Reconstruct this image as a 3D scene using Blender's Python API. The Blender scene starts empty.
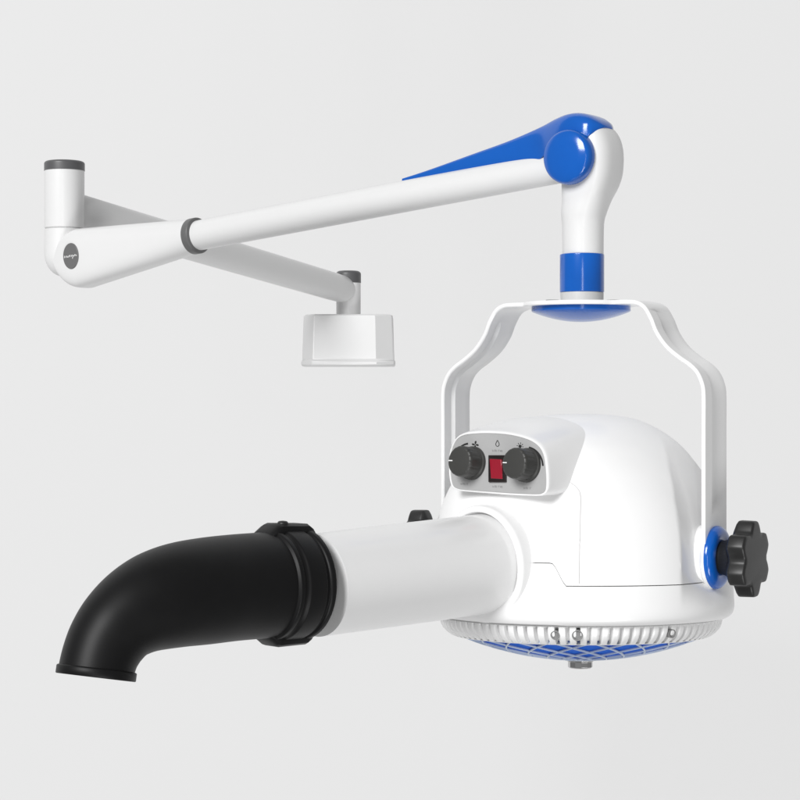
import bpy, bmesh, math
from mathutils import Vector as V, Matrix
from math import sin, cos, pi, sqrt, radians as R, atan2

S = 0.0015            # metres per working unit
F = 2000.0            # camera distance / focal length in working units
scn = bpy.context.scene
COL = scn.collection

# ------------------------------------------------------------------ basics
def P(px, py, y=0.0):
    k = (F + y) / F
    return V(((px - 400) * k, y, (400 - py) * k))

ROOTLOC = {}
def thing(name, loc, label, cat):
    o = bpy.data.objects.new(name, None); COL.objects.link(o)
    o.location = loc * S; o.empty_display_size = 0.05
    o['label'] = label; o['category'] = cat
    ROOTLOC[o.name] = loc
    return o

def root_of(o):
    while o.parent: o = o.parent
    return o

def obj(name, bm, mat, parent=None, smooth=35, bevel=0, seg=2, sub=0, label=None):
    off = ROOTLOC[root_of(parent).name] if parent else V((0, 0, 0))
    bmesh.ops.remove_doubles(bm, verts=bm.verts, dist=1e-4)
    bmesh.ops.recalc_face_normals(bm, faces=bm.faces)
    for v in bm.verts: v.co = (v.co - off) * S
    me = bpy.data.meshes.new(name); bm.to_mesh(me); bm.free()
    me.materials.append(mat)
    for p in me.polygons: p.use_smooth = True
    me.set_sharp_from_angle(angle=R(smooth))
    o = bpy.data.objects.new(name, me); COL.objects.link(o)
    if parent: o.parent = parent
    if bevel:
        m = o.modifiers.new('bevel', 'BEVEL'); m.width = bevel * S; m.segments = seg
        m.limit_method = 'ANGLE'; m.angle_limit = R(40); m.harden_normals = False
    if sub:
        m = o.modifiers.new('sub', 'SUBSURF'); m.levels = sub; m.render_levels = sub
    if label: o['label'] = label
    return o

def rings(bm, rs, closed=True, cap0=True, cap1=True):
    """skin a list of equally long point lists"""
    vs = [[bm.verts.new(p) for p in r] for r in rs]
    n = len(vs[0])
    for a, b in zip(vs, vs[1:]):
        for i in range(n if closed else n - 1):
            j = (i + 1) % n
            try: bm.faces.new((a[i], a[j], b[j], b[i]))
            except ValueError: pass
    if closed and cap0: bm.faces.new(vs[0][::-1])
    if closed and cap1: bm.faces.new(vs[-1])
    return vs

def frame(axis, ref=V((0, 0, 1))):
    a = axis.normalized()
    if abs(a.dot(ref)) > .98: ref = V((1, 0, 0))
    x = ref.cross(a).normalized(); y = a.cross(x).normalized()
    return a, x, y

def circle(c, x, y, rx, ry=None, n=64, p=2.0):
    ry = rx if ry is None else ry
    out = []
    for i in range(n):
        t = 2 * pi * i / n
        ct, st = cos(t), sin(t)
        out.append(c + x * (rx * math.copysign(abs(ct) ** (2 / p), ct)) + y * (ry * math.copysign(abs(st) ** (2 / p), st)))
    return out

def lathe(bm, prof, c, axis, n=72, cap0=True, cap1=True):
    a, x, y = frame(axis)
    rings(bm, [circle(c + a * h, x, y, max(r, .01), n=n) for r, h in prof], True, cap0, cap1)

def rnd(prof, rad=1.5, seg=4):
    """round the corners of an open (r,h) profile"""
    out = [prof[0]]
    for i in range(1, len(prof) - 1):
        p0, p1, p2 = V(prof[i - 1]), V(prof[i]), V(prof[i + 1])
        a, b = (p0 - p1), (p2 - p1)
        d = min(rad, a.length * .45, b.length * .45)
        A, B = p1 + a.normalized() * d, p1 + b.normalized() * d
        for k in range(seg + 1):
            t = k / seg
            q = A * (1 - t) ** 2 + p1 * 2 * t * (1 - t) + B * t * t
            out.append((q.x, q.y))
    out.append(prof[-1])
    return out

def catmull(pts, n=8):
    out = []
    m = len(pts)
    for i in range(m - 1):
        p0, p1, p2, p3 = pts[max(i - 1, 0)], pts[i], pts[i + 1], pts[min(i + 2, m - 1)]
        for k in range(n):
            t = k / n
            out.append(tuple(.5 * (2 * b + (c - a) * t + (2 * a - 5 * b + 4 * c - d) * t * t + (3 * b - a - 3 * c + d) * t ** 3)
                             for a, b, c, d in zip(p0, p1, p2, p3)))
    out.append(tuple(pts[-1]))
    return out

def lerp(tab, x):
    if x <= tab[0][0]: return tab[0][1]
    for (a, b), (c, d) in zip(tab, tab[1:]):
        if x <= c: return b + (d - b) * (x - a) / (c - a)
    return tab[-1][1]

def prism(bm, pts, d):
    """extrude polygon of 3-D points along vector d"""
    rings(bm, [pts, [p + d for p in pts]])

def tube(bm, pts, r, n=8, closed=False):
    rs = []
    for i, p in enumerate(pts):
        t = (pts[min(i + 1, len(pts) - 1)] - pts[max(i - 1, 0)])
        a, x, y = frame(t)
        rs.append(circle(p, x, y, r, n=n))
    rings(bm, rs)

# ------------------------------------------------------------------ materials
def mat(name, col, rough=.35, metal=0., coat=0., var=.03, bump=0., scale=60., spec=.5):
    m = bpy.data.materials.new(name); m.use_nodes = True
    nt = m.node_tree; b = nt.nodes['Principled BSDF']
    tc = nt.nodes.new('ShaderNodeTexCoord')
    nz = nt.nodes.new('ShaderNodeTexNoise'); nz.inputs['Scale'].default_value = scale
    nz.inputs['Detail'].default_value = 4
    nt.links.new(tc.outputs['Object'], nz.inputs['Vector'])
    mx = nt.nodes.new('ShaderNodeMix'); mx.data_type = 'RGBA'
    mx.inputs[6].default_value = (*[max(0, c * (1 - var)) for c in col], 1)
    mx.inputs[7].default_value = (*[min(1, c * (1 + var)) for c in col], 1)
    nt.links.new(nz.outputs['Fac'], mx.inputs[0])
    nt.links.new(mx.outputs[2], b.inputs['Base Color'])
    mr = nt.nodes.new('ShaderNodeMapRange')
    mr.inputs['To Min'].default_value = max(.02, rough - .012); mr.inputs['To Max'].default_value = min(1, rough + .012)
    nt.links.new(nz.outputs['Fac'], mr.inputs['Value'])
    nt.links.new(mr.outputs['Result'], b.inputs['Roughness'])
    b.inputs['Metallic'].default_value = metal
    b.inputs['Coat Weight'].default_value = coat
    b.inputs['Coat Roughness'].default_value = .12
    b.inputs['Specular IOR Level'].default_value = spec
    if bump:
        n2 = nt.nodes.new('ShaderNodeTexNoise'); n2.inputs['Scale'].default_value = 900
        nt.links.new(tc.outputs['Object'], n2.inputs['Vector'])
        bp = nt.nodes.new('ShaderNodeBump'); bp.inputs['Strength'].default_value = bump; bp.inputs['Distance'].default_value = .0004
        nt.links.new(n2.outputs['Fac'], bp.inputs['Height']); nt.links.new(bp.outputs['Normal'], b.inputs['Normal'])
    return m

WHITE = mat('white_plastic', (.84, .84, .84), .32, coat=.25, var=.008)
PAINT = mat('white_painted_metal', (.82, .82, .82), .28, coat=.3, var=.008)
ARMW = mat('arm_white_plastic', (.68, .68, .68), .36, coat=.15, var=.008)
BLUE = mat('blue_plastic', (.0035, .094, .43), .17, coat=.2, var=.04)
BLACK = mat('black_rubber', (.006, .006, .0063), .45, var=.15, bump=.12, spec=.2)
KNOB = mat('dark_grey_plastic', (.014, .014, .014), .42, var=.08, bump=.1)
DIAL = mat('dial_grey_plastic', (.036, .036, .034), .45, var=.06)
CAP = mat('cap_grey_plastic', (.085, .085, .088), .4, var=.06)
PANEL = mat('silver_panel', (.38, .38, .38), .4, var=.03, scale=200)
GREY = mat('light_grey_plastic', (.55, .55, .55), .4, var=.02)
INK = mat('black_ink', (.012, .012, .012), .5)
FAINT = mat('grey_ink', (.26, .26, .26), .5)
PALE = mat('pale_ink', (.75, .75, .75), .5)
RED = mat('red_rocker_plastic', (.26, .006, .02), .25, coat=.4)
STEEL = mat('brushed_steel', (.55, .55, .55), .3, metal=1.0)
SEAM = mat('seam_grey', (.55, .54, .54), .6)
WALL = mat('backdrop_paper', (.65, .65, .65), .9, var=.002, scale=3., spec=.1)

# ------------------------------------------------------------------ setting
bm = bmesh.new()
WY = 990      # plane of the mounting face
BACK = 2700
rings(bm, [[V((-9000, BACK, -9000)), V((9000, BACK, -9000))], [V((-9000, BACK, 9000)), V((9000, BACK, 9000))]], closed=False)
w = obj('backdrop', bm, WALL); w['kind'] = 'structure'

# ================================================================== SWING ARM
arm = thing('swing_arm', P(349, 368, WY), 'long white jointed arm with blue elbow cover and dark grey caps, holding up the dryer', 'support arm')
UP = V((0, 0, 1))

# wall bracket
BY = 940.; kb = (F + BY) / F
bm = bmesh.new()
cx = P(348.5, 0, BY).x
z1, z0 = P(0, 314, 905).z, P(0, 366, 905).z
front, back = 900., WY
sec = [(-66, back), (-66, 928), (-64.5, 919), (-50, front), (40, front), (64.5, 917), (66, 926), (66, back)]
rs = []
for z, sc in ((z0, .985), (z0 + 1.5, 1.012), (z0 + 7, 1.015), (z0 + 9, .992), (z1 - 6, .965), (z1 - 2, .955), (z1, .93)):
    rs.append([V((cx + x * sc * 1.03, back - (back - y) * (sc if y < back else 1), z)) for x, y in sec])
rings(bm, rs)
obj('wall_bracket', bm, ARMW, arm, smooth=25, bevel=1.6, seg=3)

bc = P(348.5, 300, BY)
bcx, bcy = bc.x, bc.y
ztop = P(0, 271, BY).z
bm = bmesh.new()
lathe(bm, [(18, z1 - 6), (18, P(0, 283, BY).z)], V((bcx, bcy, 0)), UP)
obj('bracket_post', bm, ARMW, arm)
bm = bmesh.new()
zc = P(0, 283, BY).z
lathe(bm, rnd([(18.4, zc), (18.4, ztop - 3), (15, ztop), (.01, ztop + .8)], 2), V((bcx, bcy, 0)), UP)
obj('end_cap', bm, CAP, arm)

# rear column
CY = 450.
cc = P(64.5, 0, CY); ccx = cc.x
def cz(py): return P(0, py, CY).z
CR = 24.3
CB = V((ccx, CY, 0))
bm = bmesh.new()
lathe(bm, rnd([(CR - 2.2, cz(229)), (CR, cz(228)), (CR, cz(171))], .8), CB, UP)
obj('column', bm, ARMW, arm)
bm = bmesh.new()
lathe(bm, rnd([(CR + .4, cz(171)), (CR + .4, cz(163)), (CR - 2, cz(161.4)), (.01, cz(161))], 2), CB, UP)
obj('end_cap', bm, CAP, arm)
bm = bmesh.new()
pr = [(CR - 2.2, cz(228.6)), (CR - .2, cz(229.6)), (CR - .1, cz(240))]
zc = cz(254)
for i in range(13):
    t = (pi / 2) * i / 12
    pr.append((max(.01, (CR) * cos(t)), zc - 1.15 * CR * sin(t)))
lathe(bm, pr, CB, UP)
obj('lower_joint', bm, ARMW, arm)

# rear arm (column -> bracket)
bm = bmesh.new()
A = V((ccx, CY, cz(207))); B = V((bcx, bcy, P(0, 291, BY).z))
a, x, y = frame(B - A)
L = (B - A).length
rs = []
for s, rq, rh in ((8, 20, 21.2), (60, 20, 21), (L * .5, 20, 20.8), (L - 40, 19.6, 20.2), (L - 18, 18.6, 19.6), (L - 4, 16.5, 18)):
    rs.append(circle(A + a * s, x, y, rq, rh, n=64, p=2.15))
rings(bm, rs)
obj('rear_arm', bm, ARMW, arm)

# front arm frame
P0 = P(85, 257, 425); P1 = P(583, 162.5, 0)
D = (P1 - P0); AL = D.length; D.normalize()
Q = V((D.y, -D.x, 0)).normalized()
if Q.y > 0: Q = -Q            # towards camera
U = D.cross(Q); U = U if U.z > 0 else -U
def s_at(px):                  # arm parameter whose axis point projects at px
    lo, hi = -60., AL + 60
    for _ in range(50):
        m = (lo + hi) / 2; p = P0 + D * m
        if 400 + p.x * F / (F + p.y) < px: lo = m
        else: hi = m
    return lo
SR = s_at(193)
# shell
bm = bmesh.new(); rs = []
H0 = 36.
def shell_sec(s):
    if s < 0: h = sqrt(max(0, H0 * H0 - s * s)); 
    else: h = H0 + (20.3 - H0) * (s / SR)
    q = 22.5 + (20.3 - 22.5) * max(0, s) / SR
    if s < 0: q = 22.5 * (1 - .10 * (s / H0) ** 2)
    p = 3.6 - 1.5 * max(0, s) / SR
    return h, q, p
ss = [-H0 * sin(pi / 2 * (1 - i / 14)) for i in range(14)]
ss[0] = -H0 + .05
ss += [SR * i / 10 for i in range(11)]
for s in ss:
    h, q, p = shell_sec(s)
    c = P0 + D * s - U * (1.5 if s < 0 else 1.5 * (1 - s / SR))
    rs.append(circle(c, Q, U, q, max(h, .5), n=72, p=p))
rings(bm, rs)
shell = obj('arm_housing', bm, ARMW, arm, smooth=60)
# ring
bm = bmesh.new()
lathe(bm, rnd([(17, SR - .5), (21.0, SR - .5), (21.0, SR + 9), (16, SR + 11)], 1.2), P0, D)
obj('collar_ring', bm, mat('ring_grey_plastic', (.115, .115, .115), .45), arm)
# tube
bm = bmesh.new()
lathe(bm, [(17.4, SR), (16.4, AL - 4)], P0, D)
obj('front_arm', bm, ARMW, arm)
# emblem
E0 = P0 + Q * 22.7 - D * 0.5
bm = bmesh.new()
prism(bm, circle(E0 - Q * 1.2, D, U, 13.0, 15.6, n=48), Q * 2.0)
emb = obj('emblem', bm, mat('emblem_grey', (.13, .13, .13), .35), shell, bevel=.5)
bm = bmesh.new()
EP = E0 + Q * .8
def emark(a0, b0, a1, b1, wd):
    d = V((a1 - a0, b1 - b0, 0)); n = V((-d.y, d.x, 0)).normalized() * wd / 2
    pts = [EP + D * (a + sx) + U * (b + sy) for a, b, sx, sy in ((a0, b0, n.x, n.y), (a1, b1, n.x, n.y), (a1, b1, -n.x, -n.y), (a0, b0, -n.x, -n.y))]
    prism(bm, pts, Q * .35)
x0 = -10.5
for i in range(9):                 # a row of tiny unreadable letters
    hgt = 2.6 if i in (0, 4) else 1.7
    emark(x0, -1.2, x0 + .5, -1.2 + hgt, .8)
    if i not in (0, 4): emark(x0 + .2, .5 if i % 2 else -.9, x0 + 1.8, .6 if i % 2 else -.8, .7)
    x0 += 2.45
emark(3.2, -3.6, 4.2, -1.4, .8)
obj('emblem_lettering', bm, PALE, emb)

# knuckle (vertical elbow on the far end)
KX = 182.
bm = bmesh.new(); rs = []
tab = [(256, 583, 20.6), (225, 583, 21), (213, 584, 22.2), (200, 587, 23.6), (188, 590, 25.8), (175, 592, 27.4), (160, 592.5, 28), (148, 592, 27.6),
       (137, 590, 26.4), (128, 587.5, 23.4), (122, 585, 20.), (118, 584, 13), (116.5, 583.5, 6)]
tt = catmull(tab, 5)
for py, pxc, r in tt:
    c = P(pxc, py, 0)
    rs.append(circle(c, D * 1.0 - U * D.dot(U), Q, r, r if r < 24 else 24 + (r - 24) * .7, n=64))
def flat(v): return V((v.x, v.y, 0)).normalized()
rs = [[V((p.x, p.y, c[0].z)) for p in c] for c in
      [circle(P(pxc, py, 0), flat(D), Q, r, min(r, 29.5), n=64, p=2 + max(0, min(1, (r - 21) / 6)) * (1.1 if py > 130 else .5)) for py, pxc, r in tt]]
rings(bm, rs)
obj('elbow_joint', bm, ARMW, arm, smooth=60)
# blue pivot cap
PC = P(583, 158, 0)
bm = bmesh.new()
c0 = P(568.5, 157, -22)
lathe(bm, rnd([(26.3, -7), (27.3, -5), (27.3, 1.5), (25.5, 6.5), (18, 9.3), (8, 10.6), (.01, 11)], 3), c0, Q)
obj('pivot_cap', bm, BLUE, arm, smooth=50)
# blue cover
bm = bmesh.new(); rs = []
s_tip = s_at(403); 
topc = [(403, 178.5), (430, 170), (475, 154), (510, 141.5), (540, 129), (560, 120), (575, 114.8), (586, 113.8), (596, 116), (603, 120.5), (608, 126)]
botc = [(403, 181), (475, 166.5), (510, 159.5), (545, 152), (562, 149.5), (580, 147), (594, 144), (601, 138), (608, 127.5)]
wid = [(403, 2), (430, 5), (475, 7.5), (515, 9.5), (535, 11.5), (550, 15), (562, 20), (572, 24), (580, 25.6), (596, 25.), (603, 21), (608, 8)]
topc = [(a, b) for a, b in catmull(topc, 6)]; wid = [(a, b) for a, b in catmull(wid, 6)]
xs = [403 + (608 - 403) * i / 44 for i in range(45)]
for px in xs:
    s = s_at(px); c = P0 + D * s; k = (F + c.y) / F
    zt = (400 - lerp(topc, px)) * k; zb = (400 - lerp(botc, px)) * k
    wq = lerp(wid, px)
    if px < 560:
        zt_ = min(zb, c.z + sqrt(max(60, 16.6 ** 2 - wq * wq)) - .6)
        zb += (zt_ - zb) * min(1, (560 - px) / 14)
    h = max(zt - zb, .6)
    ring = []
    for i in range(17):
        t = pi * i / 16
        ring.append(V((c.x, c.y, zb)) + Q * (wq * math.copysign(abs(cos(t)) ** .5, cos(t))) + V((0, 0, h * sin(t) ** .55)))
    for i in range(1, 8):
        ring.append(V((c.x, c.y, zb)) + Q * (-wq + 2 * wq * i / 8))
    rs.append(ring)
rings(bm, rs)
obj('elbow_cover', bm, BLUE, arm, smooth=50)
# blue collar + grey ring
K0 = V((KX, 0, 0))
bm = bmesh.new()
lathe(bm, rnd([(20.5, 400 - 292.5), (22.2, 400 - 292.3), (22.2, 400 - 254.6), (20.4, 400 - 254)], .9), K0, UP)
obj('blue_collar', bm, BLUE, arm)
bm = bmesh.new()
lathe(bm, rnd([(21.4, 400 - 301.5), (21.6, 400 - 292.4), (15, 400 - 292.2)], .8), K0, UP)
obj('swivel_ring', bm, GREY, arm)

# ================================================================== DRYER
DX = 180.
dryer = thing('dryer', V((DX, 0, -268)), 'round white dryer with black elbow nozzle hanging in a U bracket below the jointed arm', 'dryer')
AA = R(31)
XU = V((cos(AA), -sin(AA), 0)); XV = V((sin(AA), cos(AA), 0))
DC = V((DX, 0, 0))
TILT = Matrix.Translation(V((DX, 0, -159))) @ Matrix.Rotation(R(-2.0), 4, 'X') @ Matrix.Translation(-V((DX, 0, -159)))
def tilt(bm):
    for v in bm.verts: v.co = TILT @ v.co

# ---- yoke bracket
half = [(145, 581), (145, 566), (145, 551), (145, 515), (145, 470), (145, 425), (145, 396), (143.3, 384), (138.2, 373), (130.3, 365), (119, 357.5), (106, 347), (96, 333.5), (90.3, 320.5), (83, 309), (74, 303.6), (63, 302.5), (48, 302.4), (30, 302.4), (10, 302.4)]
full = [(-u, 400 - p) for u, p in half] + [(u, 400 - p) for u, p in half[::-1]]
path = catmull(full, 8)
# drop duplicates, refine ends
rs = []; TH = 4.2; HW = 27.5
zp = 400 - 551.5
n = len(path)
for i, (u, z) in enumerate(path):
    a0 = path[max(i - 1, 0)]; a1 = path[min(i + 1, n - 1)]
    t = V((a1[0] - a0[0], a1[1] - a0[1])).normalized()
    nrm = V((-t.y, t.x))          # outward (left leg going up: normal = -u)
    W = HW
    if abs(u) < 56 and z > 80: W = max(HW, sqrt(56 ** 2 - u * u))
    if z < zp:
        d = zp - z; W = sqrt(max(1.5, 31 ** 2 - d * d)) if d > 10 else HW
    Dp = 0.
    if abs(u) > 68: Dp = 3.0 * min(1, max(0, (z - (400 - 508)) / 6)) * min(1, max(0, (abs(u) - 84) / 8))
    g = 9.5 if abs(u) > 70 else 9.5
    c = DC + XU * u + V((0, 0, z)); N = XU * nrm.x + V((0, 0, nrm.y))
    sec = [(-W, -1), (-W + .9, 0), (-g - 1, 0), (-g, -Dp), (g - 2, -Dp), (g + 7, 0), (W - .9, 0), (W, -1),
           (W, -TH + 1), (W - .9, -TH), (g + 7, -TH), (g - 2, -TH - Dp), (-g, -TH - Dp), (-g - 3, -TH), (-W + .9, -TH), (-W, -TH + 1)]
    if W < g + 9:
        f = W / (g + 10); sec = [(v * (f if abs(v) < W - 1 else 1), q) for v, q in sec]
    rs.append([c + XV * v + N * q for v, q in sec])
bm = bmesh.new(); rings(bm, rs)
yoke = obj('yoke_bracket', bm, PAINT, dryer, smooth=30)
# swivel disc under the yoke + slot tabs on top
bm = bmesh.new()
pr = [(.01, 400 - 322.)]
for i in range(1, 11):
    r = 48.5 * i / 10
    pr.append((r, 400 - 312 - 10 * (1 - (r / 48.5) ** 2)))
pr += [(49.5, 400 - 311), (49.3, 400 - 306.3), (20, 400 - 306)]
lathe(bm, pr, V((DX + 1, 0, 0)), UP, n=96)
obj('swivel_disc', bm, BLUE, dryer, smooth=40)
for sx in (-1, 1):
    bm = bmesh.new()
    c = V((KX + sx * 30, -8, 400 - 302.4))
    prism(bm, circle(c, V((1, 0, 0)), V((0, 1, 0)), 7, 4, n=24), V((0, 0, 2.2)))
    obj('plate_screw', bm, CAP, yoke, bevel=.5)

# ---- housing
prof = catmull([(414.2, 0.5), (414.4, 15), (415, 30), (417.5, 48), (423, 66), (432, 83), (445, 100), (460, 113), (476, 124), (500, 136), (522, 143), (545, 148), (575, 151), (598, 152.3), (608, 151.3), (613, 148), (615.4, 143), (616, 134)], 4)
PR = [(p, r) for p, r in prof]
ALPH = [(434, 0.5), (442, 7), (452, 13), (470, 19), (500, 23), (560, 25), (595, 26)]
def hr(py, th):
    r = lerp(PR, py)
    # flats where the yoke legs stand
    if 434 < py < 606:
        al = R(lerp(ALPH, py))
        fade = max(0, min(1, (606 - py) / 42)); fade = fade * fade * (3 - 2 * fade)
        for base in (-AA, pi - AA):
            d = (th - base + pi) % (2 * pi) - pi
            if abs(d) < al:
                r2 = r * cos(al) / cos(d)
                r = r + (r2 - r) * fade
    return r
def seam(th):
    # angle left of the camera direction (deg), >0 = left
    d = math.degrees(((-pi / 2 - th + pi) % (2 * pi)) - pi)
    lo, hi = 577.5, 556.5
    if 10 < d: 
        t = min(1, (d - 9.5) / 6.0); t = t * t * (3 - 2 * t)
        if d > 120: t = max(0, 1 - (d - 120) / 10)
        return lo + (hi - lo) * t
    return lo
NT = 360
ths = [2 * pi * i / NT for i in range(NT)]
def hp(py, th, dr=0): 
    r = max(hr(py, th) + dr, .02)
    return V((DX + r * cos(th), r * sin(th), 400 - py))
NR = 46
def row(tpar):   # upper rows: 0..1 top to seam
    out = []
    for th in ths:
        e = seam(th) - .55
        q = tpar ** 1.55
        out.append(hp(414.2 + (e - 414.2) * q, th))
    return out
bm = bmesh.new()
rs = [row(i / NR) for i in range(NR + 1)]
rs.append([hp(seam(th) - .35, th, -.5) for th in ths]); rs.append([hp(seam(th) - .35, th, -5) for th in ths])
rings(bm, rs, cap1=False); tilt(bm)
house = obj('upper_housing', bm, WHITE, dryer, smooth=22)
bm = bmesh.new()
rs = [[hp(seam(th) + .35, th, -5) for th in ths], [hp(seam(th) + .35, th, -.5) for th in ths]]
for i in range(25):
    q = i / 24
    rs.append([hp(seam(th) + .55 + (616 - seam(th) - .55) * q, th) for th in ths])
rings(bm, rs, cap0=False); tilt(bm)
low = obj('lower_housing', bm, WHITE, dryer, smooth=22)
# faint moulding line on the front of the dome
bm = bmesh.new()
def surf(px, py):
    # point of the housing (upper) that projects to px,py : march along camera ray
    d = V((px - 400, F, 400 - py)) / F
    y = -200.
    inv = TILT.inverted()
    while y < 60:
        p = V((d.x * (F + y), y, d.z * (F + y))); q = inv @ p
        if 400 - q.z > 414.3:
            th = atan2(q.y, q.x - DX)
            if sqrt((q.x - DX) ** 2 + q.y ** 2) < hr(400 - q.z, th) + .15: return p
        y += .25
    return None
line = catmull([(563, 480), (570, 482.5), (577, 488), (580.5, 496), (580.3, 515), (579.6, 545), (579.2, 572), (579.2, 583.5)], 6)
pts = [p for p in (surf(a, b) for a, b in line) if p]
tube(bm, pts, .45, n=6)
obj('moulding_line', bm, SEAM, house)

# ---- pivot pads, washers, star knobs
for sg in (1, -1):
    ax = XU * sg; c = DC + V((0, 0, 400 - 551.5))
    bm = bmesh.new()
    lathe(bm, rnd([(31, 116), (31, 138.5), (28, 141), (.01, 141)], 2), c, ax)
    obj('pivot_pad', bm, WHITE, dryer)
    bm = bmesh.new()
    pr = [(30.5, 144.5)]
    for i in range(13):
        t = pi * i / 12
        pr.append((21.5 + 9 * cos(t), 146 + 6.5 * sin(t)))
    pr += [(12, 146)]
    lathe(bm, pr, c, ax)
    obj('pivot_washer', bm, BLUE, dryer, smooth=50)
    bm = bmesh.new()
    lathe(bm, rnd([(15.5, 145), (16.5, 154), (20, 163), (24, 171), (20, 175)], 2), c, ax, n=48)
    N6 = 144
    def star(u, off, sc=1.):
        out = []
        for i in range(N6):
            t = 2 * pi * i / N6
            d6 = abs((math.degrees(t) + 30) % 60 - 30)
            w = 0 if d6 < 9 else min(1, (d6 - 9) / 17)
            w = w * .75 + .25 * w * w * (3 - 2 * w)
            r = (36.6 - 7.8 * w) * sc - off
            out.append(c + ax * (u + 2 if sg > 0 else u + 10) + UP * (r * cos(t)) + XV * (r * sin(t)))
        return out
    rings(bm, [star(160, 1, .55), star(163, 0, .74), star(166, 0, .92), star(168, .3), star(169.5, 0), star(182, .3), star(183.3, .9), star(184, 2.2), star(184.2, 6)])
    obj('clamp_knob', bm, KNOB, dryer, smooth=40)

# ---- vent ring
bm = bmesh.new(); NV = 86 * 10
rows = [(613.5, 130, 0), (615.0, 138.0, 0), (616.2, 139.8, 0), (617.8, 140.2, 1), (622, 139.4, 1), (626, 137.5, 1), (630, 133.8, 1), (632.3, 130.5, 1), (633.2, 128.8, 0), (634, 126.5, 0), (634, 121, 0), (630, 119, 0)]
rs = []
for py, r, g in rows:
    ring = []
    for i in range(NV):
        th = 2 * pi * i / NV
        f = (i % 10)
        dep = 9 if (g and f in (0, 1, 2)) else 0
        if g and f in (9, 3): dep = .6
        ring.append(V((DX + (r - dep) * cos(th), (r - dep) * sin(th), 400 - py)))
    rs.append(ring)
rings(bm, rs, cap0=False, cap1=False); tilt(bm)
vent = obj('vent_ring', bm, WHITE, dryer, smooth=30)
for px, rr in ((555, 3.4), (577.5, 4.2), (672, 3.4)):
    th = None
    best = 1e9
    for i in range(1800):
        t = -pi + pi * i / 1800
        q = V((DX + 139 * cos(t), 139 * sin(t), 400 - 624)); q = TILT @ q
        sx = 400 + q.x * F / (F + q.y)
        if abs(sx - px) < best: best = abs(sx - px); th = t
    rad = V((cos(th), sin(th), -.12)).normalized()
    c = V((DX, 0, 400 - 623.5)) + V((cos(th), sin(th), 0)) * 136.5
    bm = bmesh.new()
    lathe(bm, rnd([(rr + 1.0, -9), (rr + 1.0, 2.8), (rr - .2, 3.0), (rr - .6, 1.4), (.01, 1.2)], .4), c, rad, n=28); tilt(bm)
    obj('screw', bm, mat('screw_grey', (.20, .20, .20), .4), vent)

# ---- grille dome
RS_, DPT = 127., 27.
RC = (RS_ ** 2 + DPT ** 2) / (2 * DPT)
def dz(r): return (400 - 631.5) - (sqrt(RC * RC - r * r) - (RC - DPT))
bm = bmesh.new()
lathe(bm, [(r, dz(r) + 2.0) for r in [125 * i / 16 for i in range(16, 0, -1)] + [.01]], DC, UP, n=96, cap0=False); tilt(bm)
obj('filter_dome', bm, mat('blue_filter_mesh', (.003, .12, .66), .6, var=.2, scale=400, spec=.15), dryer, smooth=60)
bm = bmesh.new()
NB = 20
for k in range(NB):
    for dr in (1, -1):
        pts = []
        for i in range(19):
            r = 125.5 + (13 - 125.5) * i / 18
            th = 2 * pi * k / NB + dr * 1.25 * (1 - r / 125.5) * (1.0)
            pts.append(V((DX + r * cos(th), r * sin(th), dz(r) + .3)))
        tube(bm, pts, 1.05, n=6)
for r in (124, 20):
    pts = [V((DX + r * cos(t), r * sin(t), dz(r) + .2)) for t in [2 * pi * i / 96 for i in range(97)]]
    tube(bm, pts, 1.4, n=5)
tilt(bm)
obj('grille', bm, mat('grille_pale_plastic', (.52, .60, .72), .4), dryer, smooth=60)
bm = bmesh.new()
lathe(bm, rnd([(15, dz(0) + 3), (14, dz(0) - 2), (12.3, dz(0) - 2.5), (12.3, dz(0) - 8), (10.5, dz(0) - 9.2), (.01, dz(0) - 9.4)], .8), DC, UP, n=12); tilt(bm)
obj('centre_nut', bm, STEEL, dryer, smooth=20)

# ---- control panel
EN = R(42); PH = R(8)
PN = V((-sin(EN) * cos(PH), -cos(EN) * cos(PH), sin(PH)))
PCN = P(497, 464, -104)
def pan(px, py, h=0.):
    o = V((0, -F, 0)); d = V((px - 400, F, 400 - py))
    t = (PCN + PN * 0 - o).dot(PN) / d.dot(PN)
    return o + d * t + PN * h
zo = [(98, 330), (101, 285), (112, 245), (132, 208), (163, 184), (210, 172), (300, 167), (400, 173), (480, 188), (545, 211), (590, 245), (614, 290), (624, 345), (629, 410), (628, 465), (620, 492), (602, 506), (570, 512), (450, 508), (300, 498), (185, 489), (142, 482), (115, 465), (103, 430), (98, 385)]
outl = [(430 + a * .1875, 400 + b * .1875) for a, b in zo]
oc = catmull(outl + [outl[0]], 4)[:-1]
mx_, my_ = 497.5, 464.5
def osec(h, inset=0.):
    out = []
    m = len(oc)
    for i in range(m):
        a, b = oc[i - 1], oc[(i + 1) % m]
        t = V((b[0] - a[0], b[1] - a[1])).normalized(); nn = V((-t.y, t.x))   # inward for clockwise on screen
        p = (oc[i][0] + nn.x * inset, oc[i][1] + nn.y * inset)
        out.append(pan(p[0], p[1], h))
    return out
bk = V((sin(EN), cos(EN), 0))
def back_sec(L):
    out = []
    for p, (px, py) in zip(osec(0), oc):
        f = max(0., min(1., (497 - py) / 66))
        out.append(p + bk * L + V((0, 0, 13.5 * f * sin(min(L, 85) / 85 * pi / 2))))
    return out
bm = bmesh.new()
rs = [back_sec(l_) for l_ in (118, 100, 85, 70, 55, 40, 25, 12, 5, 2)] + [ osec(-.6, .35), osec(0, 1.1), osec(-.2, 1.7), osec(-1.5, 2.0)]
rings(bm, rs)
hump = obj('control_housing', bm, WHITE, dryer, smooth=40)
bm = bmesh.new()
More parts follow.
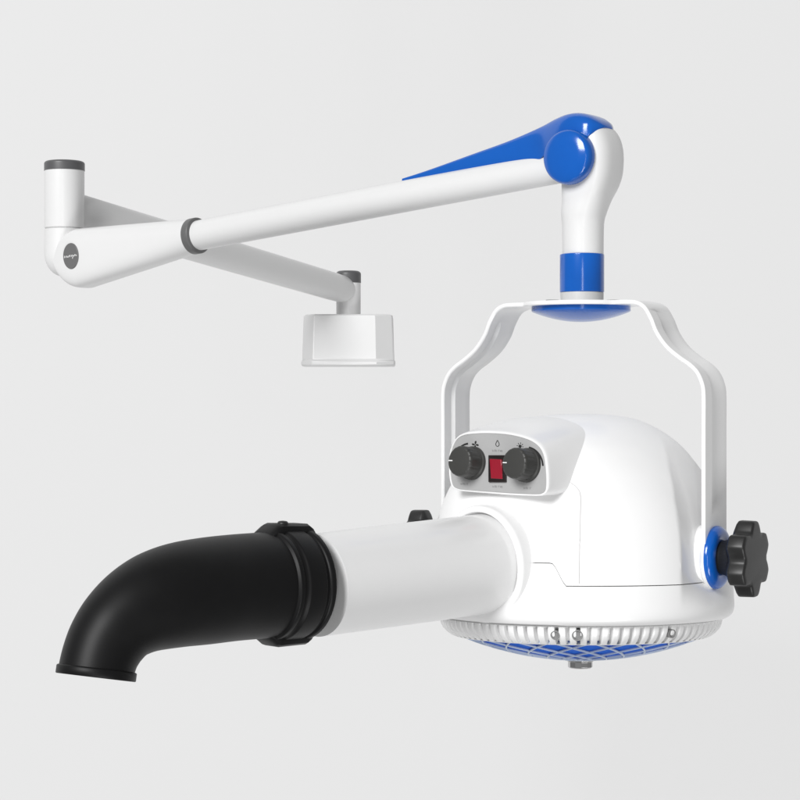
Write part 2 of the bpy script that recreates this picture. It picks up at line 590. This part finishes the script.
rings(bm, [osec(-2.5, 1.9), osec(-.9, 1.9), osec(-.6, 2.3)])
panel = obj('control_panel', bm, PANEL, dryer, smooth=30)
PT = V((0, 0, 1)) - PN * PN.z; PT.normalize(); PX = PT.cross(PN).normalized()
if PX.x < 0: PX = -PX
# dials
for bx, by in ((472.3, 463.2), (526.8, 465.3)):
    c = pan(bx, by, -1)
    bm = bmesh.new()
    lathe(bm, rnd([(16.2, 0), (16.2, 3.2), (15.0, 4.2), (15, 6)], .6), c, PN, n=64)
    a, x, y = frame(PN)
    rs = []
    for h, dr, fl in ((4.0, 0, 1), (17, .3, 1), (19.4, .6, .6), (20.6, 1.7, .2), (20.8, 3, 0)):
        rs.append([c + PN * h + x * ((15 - dr - .3 * fl * max(0, cos(16 * t)) ** 1) * cos(t)) + y * ((15 - dr - .3 * fl * max(0, cos(16 * t))) * sin(t)) for t in [2 * pi * i / 180 for i in range(180)]])
    rings(bm, rs)
    dial = obj('dial', bm, DIAL, panel, smooth=40)
    bm = bmesh.new()
    o = c + PN * 20.6
    prism(bm, [o - PX * 13.0 + PT * .5, o - PX * 8.2 + PT * .5, o - PX * 8.2 - PT * .5, o - PX * 13.0 - PT * .5], PN * .5)
    obj('pointer_mark', bm, PALE, dial)
# switch
def quad(x0, y0, x1, y1, h0, h1, bmx):
    pts = [pan(x0, y0, h0), pan(x1, y0, h0), pan(x1, y1, h0), pan(x0, y1, h0)]
    prism(bmx, pts, PN * (h1 - h0))
bm = bmesh.new()
quad(489.2, 455.3, 506.5, 482.3, -1, 1.6, bm)
sw = obj('rocker_switch', bm, mat('switch_black', (.012, .008, .008), .3), panel, bevel=.5)
bm = bmesh.new()
ptsA = [pan(492, 459.3, 1.2), pan(503.6, 459.8, 1.2), pan(503.6, 479.2, 1.2), pan(492, 478.6, 1.2)]
ptsB = [pan(492, 459.3, 3.8), pan(503.6, 459.8, 3.8), pan(503.6, 479.2, 1.8), pan(492, 478.6, 1.8)]
rings(bm, [ptsA, ptsB])
obj('rocker', bm, RED, sw, bevel=.4)
# markings
def ribbon(bmx, pts, wd, h=.0):
    for (x0, y0), (x1, y1) in zip(pts, pts[1:]):
        d = V((x1 - x0, y1 - y0)); ln = d.length; d.normalize(); n_ = V((-d.y, d.x)) * wd / 2; e = d * (wd * .15)
        q = [(x0 - e.x + n_.x, y0 - e.y + n_.y), (x1 + e.x + n_.x, y1 + e.y + n_.y), (x1 + e.x - n_.x, y1 + e.y - n_.y), (x0 - e.x - n_.x, y0 - e.y - n_.y)]
        prism(bmx, [pan(a, b, -.62 + h) for a, b in q], PN * .3)
def arcpx(cx, cy, rx, ry, t0, t1, n=14):
    return [(cx + rx * cos(R(t0 + (t1 - t0) * i / n)), cy + ry * sin(R(t0 + (t1 - t0) * i / n))) for i in range(n + 1)]
def strip(bmx, pts, wd):   # one mitred ribbon
    m = len(pts); up_, dn_ = [], []
    for i, p in enumerate(pts):
        a, b = pts[max(i - 1, 0)], pts[min(i + 1, m - 1)]
        d = V((b[0] - a[0], b[1] - a[1])).normalized(); w_ = wd(i / (m - 1)) if callable(wd) else wd
        up_.append((p[0] - d.y * w_ / 2, p[1] + d.x * w_ / 2)); dn_.append((p[0] + d.y * w_ / 2, p[1] - d.x * w_ / 2))
    rings(bmx, [[pan(*u_, -.6), pan(*d_, -.6), pan(*d_, -.25), pan(*u_, -.25)] for u_, d_ in zip(up_, dn_)])
bm = bmesh.new()
strip(bm, arcpx(525, 466.5, 17.6, 19.5, -78, -2), lambda t: 1.5 + .5 * (1 - t))
obj('dial_scale', bm, INK, panel); bm = bmesh.new()
strip(bm, arcpx(470, 462, 17.0, 18.6, -150, -98), lambda t: .7 + 1.2 * t)
obj('dial_scale', bm, INK, panel); bm = bmesh.new()
for k in range(4):
    t = R(20 + 90 * k)
    c_, s_ = cos(t), sin(t)
    bl = [(.3, -.3), (1.2, -1.2), (3.0, -1.5), (3.9, -.4), (3.0, .35), (1.2, .4)]
    prism(bm, [pan(475 + .9 * (a * c_ - b * s_), 444.6 + (a * s_ + b * c_), -.6) for a, b in bl], PN * .35)
obj('fan_symbol', bm, INK, panel); bm = bmesh.new()
prism(bm, [pan(x_, y_, -.6) for x_, y_ in arcpx(519.8, 446.2, 1.5, 1.6, 0, 337.5, 15)], PN * .35)
for k in range(8):
    t = R(45 * k + 10)
    ribbon(bm, [(519.8 + 2.3 * cos(t), 446.2 + 2.5 * sin(t)), (519.8 + 3.3 * cos(t), 446.2 + 3.7 * sin(t))], .6)
obj('heat_symbol', bm, INK, panel); bm = bmesh.new()
dr_ = [(497.2, 440.2), (498.4, 442.4), (499.0, 444.2), (498.4, 445.9), (497.2, 446.4), (496.0, 445.9), (495.4, 444.2), (496.0, 442.4), (497.2, 440.2)]
strip(bm, dr_, .5)
obj('drop_symbol', bm, INK, panel)
def scribble(x0, y, x1, n_, hh):
    bm = bmesh.new()
    st = (x1 - x0) / n_
    for i in range(n_):
        xx = x0 + st * i; yy = y + (i * st) * .03
        ribbon(bm, [(xx, yy - hh / 2), (xx + .2, yy + hh / 2)], .42)
        if i % 3 != 2: ribbon(bm, [(xx, yy + (-hh / 2 if i % 2 else 0)), (xx + st * .6, yy + (-hh / 2 if i % 2 else .1))], .4)
        if i % 3 == 1: ribbon(bm, [(xx + st * .6, yy - hh / 2), (xx + st * .6, yy + hh / 2)], .4)
    obj('caption', bm, FAINT, panel)
scribble(492.3, 450.6, 503.6, 6, 1.7)
scribble(492.5, 486.6, 503.6, 6, 1.7)
scribble(460.5, 484.0, 468.6, 4, 1.6)
scribble(523.5, 488.3, 531.5, 4, 1.6)

# ---- outlet boss, tube
TA = P(487, 563.5, -98); TB = P(320, 584.5, -236)
TD = (TB - TA).normalized(); TL = (TB - TA).length
bm = bmesh.new()
lathe(bm, rnd([(66, -70), (58, -25), (56.2, -4), (56, 7), (54.5, 9.5), (49.6, 9.5), (48.6, 4), (47, 3)], 1.3), TA, TD, n=96)
obj('outlet_boss', bm, WHITE, dryer, smooth=45)
bm = bmesh.new()
lathe(bm, [(47.6, -40), (47.5, 0), (45.4, TL + 6)], TA, TD, n=96)
obj('outlet_tube', bm, PAINT, dryer)

# ---- black elbow nozzle
ctrl = [(300.5, 583.2, -250.5, 46.2), (286, 584, -261, 45.9), (268, 585, -275, 45.6), (235, 587.5, -298, 45.2), (205, 591, -320, 44.8), (178, 595, -339, 43.4), (155, 601.5, -354, 41.0), (135, 611.5, -366, 37.4), (118.5, 625, -375, 34.0), (107, 641, -381, 32.0), (100.5, 656, -385, 31), (97, 668, -388, 30.6)]
cp = catmull([(*P(a, b, c), r) for a, b, c, r in ctrl], 6)
pts = [V(c[:3]) for c in cp]; rr = [c[3] for c in cp]
DE = V((-.117, -.15, -.98)).normalized()
rs = []
side = None
m = len(pts)
for i, p in enumerate(pts):
    t = (pts[min(i + 1, m - 1)] - pts[max(i - 1, 0)]).normalized()
    f = max(0, (i - (m - 10)) / 9); 
    if f > 0: t = t.lerp(DE, f).normalized()
    sd = t.cross(UP)
    hz = V((-TD.y, TD.x, 0)).normalized()
    x = (hz - t * hz.dot(t)).normalized(); y = t.cross(x).normalized()
    rs.append(circle(p, x, y, rr[i], n=80)); lastx, lasty, lastt = x, y, t
# open mouth: outer rim, lip, inner wall
E = pts[-1]
noz = rs + [circle(E + lastt * .5, lastx, lasty, 31.9, n=80), circle(E + lastt * 1.2, lastx, lasty, 32.4, n=80), circle(E + lastt * 7.0, lastx, lasty, 32.4, n=80), circle(E + lastt * 7.6, lastx, lasty, 31.8, n=80),
            circle(E + lastt * 7.6, lastx, lasty, 29, n=80), circle(E, lastx, lasty, 28, n=80), circle(E - lastt * 20, lastx, lasty, 27, n=80)]
bm = bmesh.new(); rings(bm, noz, cap0=False)
nozzle = obj('elbow_nozzle', bm, BLACK, dryer, smooth=45)
# clamp sleeve
N0 = P(305, 583, -247); ND = (P(268, 585, -275) - N0).normalized()
bm = bmesh.new()
lathe(bm, rnd([(45.5, 4.5), (48.2, 4.5), (49.2, 5.4), (49.2, 9), (48.2, 10.5), (47.2, 11), (47.2, 14), (48.9, 15), (48.9, 33), (47.4, 35), (46.6, 38), (48.1, 39), (48.1, 43), (45, 45)], .8, 3), N0, ND, n=96, cap0=False, cap1=False)
clamp = obj('clamp_sleeve', bm, BLACK, nozzle, smooth=35)
NU = (UP - ND * ND.z).normalized(); NS = ND.cross(NU).normalized()
if NS.y > 0: NS = -NS
for sg in (1, -1):
    bm = bmesh.new()
    o = N0 + NU * sg * 44
    sec = [(-2, 0), (2, 6.5), (6, 9.4), (36, 10.0), (40, 8.6), (47, 3), (49, 0)]
    rsx = []
    for v, f in ((-15, .55), (-13, .9), (-9, 1.0), (9, 1.0), (13, .9), (15, .55)):
        rsx.append([o + ND * a + NU * sg * (b * f - abs(v) ** 2 / 92.0) + NS * v for a, b in sec])
    rings(bm, rsx)
    obj('clip', bm, BLACK, clamp, bevel=1.0, seg=3)
bm = bmesh.new()
lathe(bm, rnd([(5.0, 0), (5.0, 2.6), (3.6, 4.2), (.01, 4.6)], .8), N0 + NU * 51.0 + ND * 31 + NS * 6, NU, n=24)
obj('clip_pin', bm, KNOB, clamp)

# ------------------------------------------------------------------ camera, light
cam = bpy.data.cameras.new('camera'); co = bpy.data.objects.new('camera', cam); COL.objects.link(co)
co.location = (0, -F * S, 0); co.rotation_euler = (pi / 2, 0, 0)
cam.sensor_width = 36; cam.lens = 36 * F / 800; cam.clip_end = 200; cam.clip_start = .05
scn.camera = co

wd = bpy.data.worlds.new('World'); scn.world = wd; wd.use_nodes = True
bg = wd.node_tree.nodes['Background']; bg.inputs[0].default_value = (1, 1, 1, 1); bg.inputs[1].default_value = .22

def area(name, loc, target, size, power, color=(1, 1, 1)):
    l = bpy.data.lights.new(name, 'AREA'); l.shape = 'SQUARE'; l.size = size; l.energy = power; l.color = color
    o = bpy.data.objects.new(name, l); COL.objects.link(o); o.location = loc
    o.rotation_euler = (V(target) - V(loc)).to_track_quat('-Z', 'Y').to_euler()
    return o
area('key_lamp', (-17.8, -31.0, 19.0), (0, .4, 0), 16.0, 17200)
st = area('strip_lamp', (-1.0, -33.0, -6.0), (0, .4, 0), 3.0, 1500)
st.data.shape = 'RECTANGLE'; st.data.size = 2.2; st.data.size_y = 22.0
area('fill_lamp', (9.0, -25.0, -25.0), (0, .4, 0), 14.0, 4800)

scn.view_settings.view_transform = 'Standard'; scn.view_settings.look = 'None'
scn.view_settings.exposure = 0; scn.view_settings.gamma = 1
